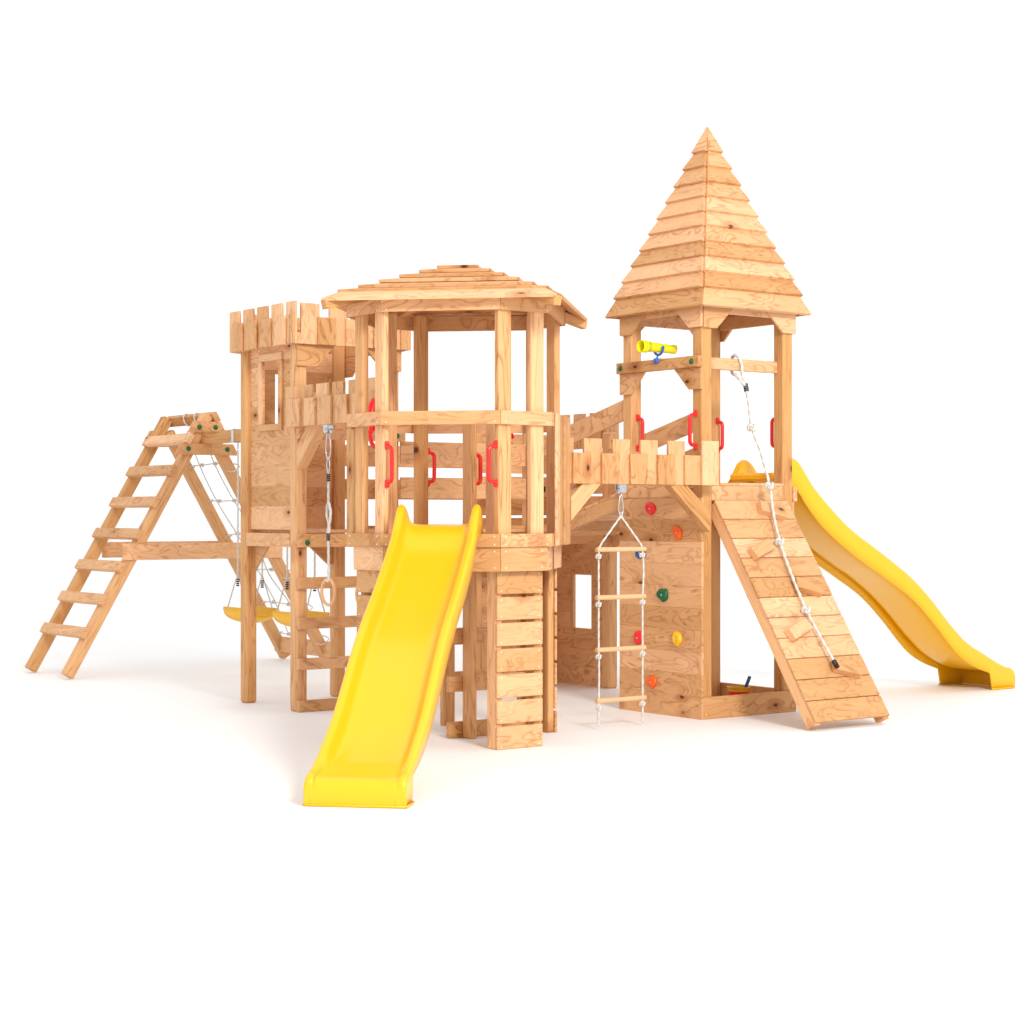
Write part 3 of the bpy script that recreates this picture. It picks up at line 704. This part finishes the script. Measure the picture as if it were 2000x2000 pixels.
def gym_ring(u, v, label):
    t = thing('gym_ring', label, 'gym ring', (u, v, 1.89), 'wooden gym rings')
    hanger(t, u, v, 1.8975, (0, 1)); mb = MB(); link(mb, (u, v, 1.838), .012, .022, .0035, (1, 0, 0)); link(mb, (u, v, 1.763), .036, .088, .0042, (0, 1, 0)); link(mb, (u, v, 1.642), .022, .045, .004, (0, 1, 0)); mb.obj('steel_link', 'steel', t, True)
    mb = MB(); rope(mb, [(u, v, 1.60), (u + .003, v, 1.56), (u, v, 1.40)], .0075)
    # adjustment loops
    rope(mb, smooth_path([(u, v, 1.40), (u, v - .028, 1.35), (u, v - .026, 1.29), (u, v + .004, 1.22), (u, v, 1.17)], 5), .0075)
    rope(mb, smooth_path([(u, v, 1.40), (u + .006, v + .024, 1.37), (u + .006, v + .028, 1.31), (u + .004, v - .004, 1.24), (u, v, 1.17)], 5), .0075)
    rope(mb, smooth_path([(u + .008, v + .003, 1.36), (u + .009, v - .012, 1.32), (u + .009, v + .012, 1.25), (u, v + .006, 1.20)], 5), .007)
    rope(mb, [(u, v, 1.17), (u + .002, v, .99)], .0075); rope(mb, [(u + .002, v, .99), (u + .012, v + .022, .905)], .0065); rope(mb, [(u + .002, v, .99), (u - .012, v - .022, .885)], .0065)
    rope(mb, smooth_path([(u + .012, v + .022, .905), (u + .018, v + .01, .90), (u - .018, v - .004, .895), (u - .012, v - .022, .885)], 4), .0065)
    mb.obj('rope', 'rope', t, True); clamp(t, (u, v, 1.555)); clamp(t, (u, v, 1.172))
    mb = MB(); pts = [(u, v + .083 * math.sin(2 * math.pi * k / 36), .817 + .083 * math.cos(2 * math.pi * k / 36)) for k in range(36)]
    mb.loop([V(p) for p in pts], .0102, 12); mb.obj('wooden_ring', 'turned', t, True)
gym_ring(6.10, 10.27, 'round wooden gym ring on a white rope hanging freely left of the front slide')
gym_ring(6.10, 9.84, 'gym ring mostly hidden behind the slatted leg left of the front slide')

RL = thing('rope_ladder', 'white rope ladder with four round wooden rungs hanging in front of the climbing wall', 'rope ladder', (7.295, 8.762, 1.5))
uc, vc = 7.295, 8.762
hanger(RL, uc, vc, 1.5055, (1, 0)); mb = MB(); link(mb, (uc, vc, 1.432), .011, .02, .0035, (0, 1, 0)); link(mb, (uc, vc, 1.375), .022, .062, .004, (1, 0, 0)); link(mb, (uc, vc, 1.318), .013, .013, .003, (1, 0, 0)); mb.obj('steel_link', 'steel', RL, True)
zr_ = [1.102, .808, .488, .176]
for z in zr_: MB().tube([(uc - .195, vc, z), (uc - .1, vc, z), (uc + .1, vc, z), (uc + .195, vc, z)], .0145, 16).obj('rung', 'turned', RL, False)
mb = MB()
for s_ in (-1, 1):
    pts = [(uc, vc, 1.308), (uc + s_ * .09, vc, 1.21), (uc + s_ * .165, vc, 1.125), (uc + s_ * .176, vc, 1.075)]
    for j, z in enumerate(zr_[1:]): pts += [(uc + s_ * (.175 + R.uniform(-.006, .01)), vc, (zr_[j] + z) / 2), (uc + s_ * .176, vc, z)]
    pts += [(uc + s_ * .177, vc, .02)]
    rope(mb, smooth_path(pts, 5), .0058)
    for z in zr_: knot(mb, (uc + s_ * .176, vc, z - .038 - (.0 if s_ > 0 else .004)), .0125)
mb.obj('side_rope', 'rope', RL, True)

# telescope
TL = thing('toy_telescope', 'bright yellow toy telescope in a blue cradle on the crossbar of the spire tower', 'telescope', (7.95, 9.2, 2.34))
tc_ = V((7.965, 9.195, 2.414)); ax = V((-1, -.02, .025)).normalized()
mb = MB(); r1 = .0395
mb.lathe(tc_, ax, [(.0, -.155), (.024, -.155), (.0295, -.155), (.0305, -.14), (.029, -.125), (.0275, -.12), (.0325, .06), (.035, .09), (.0365, .09), (.040, .10), (.0405, .142), (.0375, .145), (.036, .138), (.031, .05), (.026, -.1), (.0, -.11)], 32)
mb.obj('tube', 'ytel', TL, True)
mb = MB(); side = V((0, 1, 0)); pts = []
cc = tc_ + V((.012, 0, 0))
for k in range(17):
    t = math.pi * k / 16; pts.append(cc + side * (.046 * math.cos(t)) + V((0, 0, -.046 * math.sin(t))))
mb.tube(pts, .0085, 10); mb.ball(pts[0], .011); mb.ball(pts[-1], .011)
mb.tube([cc + V((0, 0, -.046)), cc + V((-.01, 0, -.06)), cc + V((-.014, 0, -.075))], .006, 10)
mb.obox((7.945, 9.18, 2.310), (0, .032, 0), (.065, 0, 0), (0, 0, .034), .003)
mb.obj('cradle', 'bluel', TL, True)
for p in bpy.data.objects['cradle'].data.polygons: p.use_smooth = True

# steering wheel behind the left beam
SW = thing('steering_wheel', 'red toy steering wheel behind the posts, left side of the octagonal tower', 'steering wheel', (6.03, 9.5, 1.9))
mb = MB(); c = V((5.985, 9.53, 1.874)); e1 = V((Q, Q, 0)); e3 = V((Q, -Q, 0)); up = V((0, 0, 1))
mb.loop([c + e1 * (.143 * math.sin(2 * math.pi * k / 40)) + up * (.143 * math.cos(2 * math.pi * k / 40)) for k in range(40)], .013, 10)
for k in range(3):
    a = 2 * math.pi * k / 3; dr = e1 * math.sin(a) + up * math.cos(a); mb.beam(c + dr * .02, c + dr * .14, e1 * math.cos(a) - up * math.sin(a), .05, .012)
mb.lathe(c - e3 * .03, e3, [(0, 0), (.045, .0), (.05, .02), (.045, .045), (0, .05)], 24); mb.obj('wheel', 'red', SW, True)
MB().tube([c + e3 * .02, c + e3 * .07], .012, 10).obj('axle', 'steel', SW)
# small red toy on the back tower
TP = thing('toy_telephone', 'small red plastic toy on the back tower, half hidden behind an octagon post', 'toy', (8.46, 11.5, 1.9))
mb = MB(); c = V((8.455, 11.50, 1.86)); mb.tube(smooth_path([c + V((-.075, 0, .055)), c + V((-.04, -.02, .085)), c + V((.0, -.02, .085)), c + V((.032, 0, .055))], 5), .011, 10)
mb.lathe(c + V((-.02, 0.01, -.012)), (0, -1, 0), [(0, .03), (.035, .028), (.052, .012), (.055, 0), (0, 0)], 24); mb.obj('body', 'red', TP, True)
# bucket and spade
BK = thing('sand_bucket', 'small red toy bucket with a yellow rim standing in the sandbox', 'bucket', (8.42, 9.15, 0))
bc = V((8.54, 9.03, 0)); hz = .165
mb = MB(); mb.lathe(bc, (0, 0, 1), [(0, .001), (.05, .001), (.052, .006), (.068, hz - .03)], 32).obj('bucket_body', 'red', BK, True)
mb = MB(); mb.lathe(bc, (0, 0, 1), [(.068, hz - .03), (.069, hz - .028), (.071, hz - .006), (.078, hz - .004), (.078, hz), (.070, hz), (.066, hz - .02)], 32).obj('bucket_rim', 'hyellow', BK, True)
mb = MB(); mb.lathe(bc, (0, 0, 1), [(.0, .02), (.05, .02), (.0665, hz - .012)], 32).obj('bucket_inside', 'lime', BK, True)
MB().tube(smooth_path([bc + V((.062, -.045, hz - .005)), bc + V((.075, -.04, hz - .03)), bc + V((.08, -.02, hz - .05)), bc + V((.06, .01, hz - .045))], 5), .0035, 8).obj('bail', 'hyellow', BK, True)
SP = thing('toy_spade', 'blue toy spade handle sticking out of the red bucket', 'spade', (bc.x, bc.y, .02))
mb = MB(); mb.beam(bc + V((.0, .0, .03)), bc + V((.062, -.046, .235)), (0, 0, 1), .022, .012, .005); mb.obj('spade_handle', 'blue', SP)
mb = MB(); mb.beam(bc + V((-.01, .008, .022)), bc + V((.012, -.008, .09)), (1, -1, 0), .05, .006, .002); mb.obj('spade_blade', 'blue', SP)

# ================================================================ SWING FRAME
SF = thing('swing_set', 'wooden A-frame with a ladder on its left side carrying the swing beam', 'swing frame', (7.1, 14.35, 0))
def nearline(v, px, py): return uvp(px, v, py)
UA, ZA = 7.085, 2.10     # apex of the leg axes
ub0 = 5.875               # ladder leg foot
slope_ = ZA / (UA - ub0)
for vc in (13.96, 14.72):
    base = V((ub0, vc, .024)); d = (V((UA, vc, ZA)) - base).normalized(); tip = base + d * ((V((UA, vc, ZA)) - base).length + .06)
    MB().beam(base - d * .0, tip, (0, 1, 0), .088, .088, .008).obj('leg', 'post', SF)
    base = V((2 * UA - ub0 + .0, vc, .024)); d = (V((UA, vc, ZA)) - base).normalized(); tip = base + d * ((V((UA, vc, ZA)) - base).length - .075)
    MB().beam(base, tip, (0, 1, 0), .088, .088, .008).obj('leg', 'post', SF)
d = (V((UA, 0, ZA)) - V((ub0, 0, .035))).normalized(); nrm = V((-d.z, 0, d.x))
for i in range(7):
    z = .335 + .2625 * i; t = (z - .035) / d.z; c = V((ub0, 14.325, .035)) + d * t + nrm * (.0445 + .0225)
    MB().beam(c + V((0, -.46, 0)), c + V((0, .40, 0)), d, .088, .044, .004).obj('rung', 'ply', SF)
# top rung on the net side
d2 = V((-d.x, 0, d.z)); n2 = V((d.z, 0, d.x)); c = V((2 * UA - ub0 + .02, 14.325, .035)) + d2 * ((ZA - .05) / d.z + .012) + n2 * .067
MB().beam(c + V((0, -.44, 0)), c + V((0, .46, 0)), d2, .088, .05, .004).obj('top_rung', 'ply', SF)
for v in (13.892, 14.796):
    for (zc, half) in ((2.045, .155), (1.86, .27)) if v < 14 else ((2.0, .12),):
        MB().prism([(UA - half - .02, v, zc - .047), (UA + half + .02, v, zc - .047), (UA + half - .03, v, zc + .047), (UA - half + .03, v, zc + .047)], (0, 1, 0), .022, (1, 0, 0)).obj('apex_plate', 'ply', SF)
for (u, z) in ((UA - .075, 2.045), (UA + .075, 2.045), (UA - .175, 1.862), (UA + .185, 1.862)): bolt(SF, (u, 13.892, z), (0, -1, 0), .021)
for v in (13.893, 14.796): MB().box(6.33 if v < 14 else 6.55, 7.80, v, v + .02, .945, 1.08).obj('spreader', 'ply', SF)
MB().box(8.215, 8.255, 13.86, 14.79, .075, .21, 1).obj('spreader', 'ply', SF)
MB().box(UA - .045, UA + .045, 10.95, 14.80, 1.905, 2.005, 1, .006).obj('swing_beam', 'post', SF)
# cargo net
NT = thing('climbing_net', 'white rope climbing net stretched between the right legs of the swing frame', 'climbing net', (7.7, 14.325, 1))
mb = MB(); fx = 2 * UA - ub0 + .02
def npos(z, v, o=0.): t = (z - .035) / d.z; return V((fx, v, .035)) + d2 * t + n2 * o
rowsz = [1.74, 1.44, 1.13, .83, .53, .25]; cols = (14.19, 14.46)
for z in rowsz:
    P = [npos(z, 13.975, 0)] + [npos(z + R.uniform(-.02, .02), v, R.uniform(-.01, .01)) for v in cols] + [npos(z, 14.675, 0)]
    rope(mb, smooth_path(P, 5), .0048)
    for vv, sg in ((13.93, 1), (14.72, -1)):
        q = [npos(z, vv + sg * .06), npos(z - .02, vv + sg * .03, .05), npos(z - .04, vv - sg * .03, .052), npos(z - .045, vv - sg * .049, .03), npos(z - .045, vv - sg * .05, -.04), npos(z - .02, vv, -.052), npos(z, vv + sg * .06)]
        rope(mb, smooth_path(q, 4), .0045)
    for v, p in zip(cols, P[1:3]): knot(mb, p, .013)
for v in cols:
    P = [npos(2.02, v, .03)] + [npos(z, v + R.uniform(-.045, .045), R.uniform(-.03, .02)) for z in rowsz]; rope(mb, smooth_path(P, 6), .0048)
for vv in (14.22, 14.42):   # loops over the top rung
    c0 = c + V((0, vv - 14.325, 0)); q = [c0 + d2 * .055 * math.cos(a) + n2 * .04 * math.sin(a) * (1.15) + V((0, .02 * math.sin(a), 0)) for a in [2 * math.pi * k / 14 for k in range(15)]]
    rope(mb, q, .0055)
mb.obj('net_rope', 'rope', NT, True)
for z in rowsz: clamp(NT, npos(z, 14.035), (0, 1, 0), .012, .04)
# swings
def swing(v0, v1, label):
    t = thing('swing', label, 'swing', (UA, (v0 + v1) / 2, 1.9), 'yellow plastic swings'); vm = (v0 + v1) / 2
    mb = MB()
    for v in (v0, v1):
        s_ = 1 if v > vm else -1
        mr = [(UA, v, 1.90), (UA + .002, v, 1.75), (UA, v, .83)]
        rope(mb, [(UA, v, 1.84)] + mr[1:], .0065)
        for du in (-.085, .085): rope(mb, smooth_path([(UA, v, .83), (UA + du * .35, v, .75), (UA + du, v + s_ * .01, .565)], 5), .005)
    mb.obj('rope', 'rope', t, True)
    for v in (v0, v1):
        clamp(t, (UA, v, .765), (0, 0, 1), .0125, .065)
        m2 = MB(); m2.box(UA - .05, UA + .05, v - .02, v + .02, 2.006, 2.010); m2.box(UA - .05, UA - .0455, v - .02, v + .02, 1.9, 2.005, 2); m2.box(UA + .0455, UA + .05, v - .02, v + .02, 1.9, 2.005, 2); m2.box(UA - .05, UA + .05, v - .02, v + .02, 1.899, 1.9035); link(m2, (UA, v, 1.872), .012, .025, .0035, (0, 1, 0)); m2.obj('beam_clamp', 'steel', t)
    bm = bmesh.new(); rows = []
    hw, hl = .115, (v1 - v0) / 2 + .03
    for i in range(25):
        a = -1 + 2 * i / 24; zz = .512 - .068 * max(0, 1 - abs(a) ** 2.4) ** .62
        rows.append([bm.verts.new((UA + hw * b, vm + hl * a, .566 if abs(b) == 1 and False else zz + .028 * abs(b) ** 2)) for b in (-1, -.8, -.4, 0, .4, .8, 1)])
    for i in range(24):
        for j in range(6): bm.faces.new((rows[i][j], rows[i][j + 1], rows[i + 1][j + 1], rows[i + 1][j]))
    # skirts up to the flat rim
    for j in (0, 6):
        up_ = [bm.verts.new((UA + (-1 if j == 0 else 1) * hw, vm + hl * (-1 + 2 * i / 24), .572)) for i in range(25)]
        for i in range(24): bm.faces.new((rows[i][j], rows[i + 1][j], up_[i + 1], up_[i]))
    bmesh.ops.recalc_face_normals(bm, faces=bm.faces); bmesh.ops.transform(bm, matrix=Matrix.Translation(-V(t.location)), verts=bm.verts)
    me = bpy.data.meshes.new('swing_seat'); bm.to_mesh(me); bm.free(); me.materials.append(M['yseat'])
    for p in me.polygons: p.use_smooth = True
    o = bpy.data.objects.new('swing_seat', me); COL.objects.link(o); o.parent = t; so = o.modifiers.new('t', 'SOLIDIFY'); so.thickness = .012
swing(12.95, 13.36, 'yellow swing seat nearer the A-frame, partly behind the leftmost post'); swing(12.13, 12.55, 'yellow swing seat nearer the battlement tower, seen between its ladder rungs')

# ================================================================ CAMERA, LIGHT
cam = bpy.data.cameras.new('camera'); co = bpy.data.objects.new('camera', cam); COL.objects.link(co)
co.location = (0, 0, 1.32); co.rotation_euler = (math.radians(90), 0, -math.radians(36.4))
cam.sensor_width = 36; cam.lens = 64.8; cam.shift_y = .002; cam.clip_end = 2000; cam.clip_start = .1
S.camera = co
w = bpy.data.worlds.new('World'); S.world = w; w.use_nodes = True
bg = w.node_tree.nodes['Background']; bg.inputs[0].default_value = (1, 1, 1, 1); bg.inputs[1].default_value = 1.10
def area(name, loc, tgt, size, power, col):
    L = bpy.data.lights.new(name, 'AREA'); L.shape = 'DISK'; L.size = size; L.energy = power; L.color = col
    o = bpy.data.objects.new(name, L); COL.objects.link(o); o.location = loc
    o.rotation_euler = (V(tgt) - V(loc)).to_track_quat('-Z', 'Y').to_euler(); return o
# key softbox: in front, slightly right of the camera and high
area('key_softbox', (3.6, -2.9, 7.4), (7.0, 9.5, 1.2), 2.6, 1250, (1., .97, .93))
S.view_settings.view_transform = 'Standard'; S.view_settings.look = 'None'; S.view_settings.exposure = 0; S.view_settings.gamma = 1
S.render.engine = 'CYCLES'
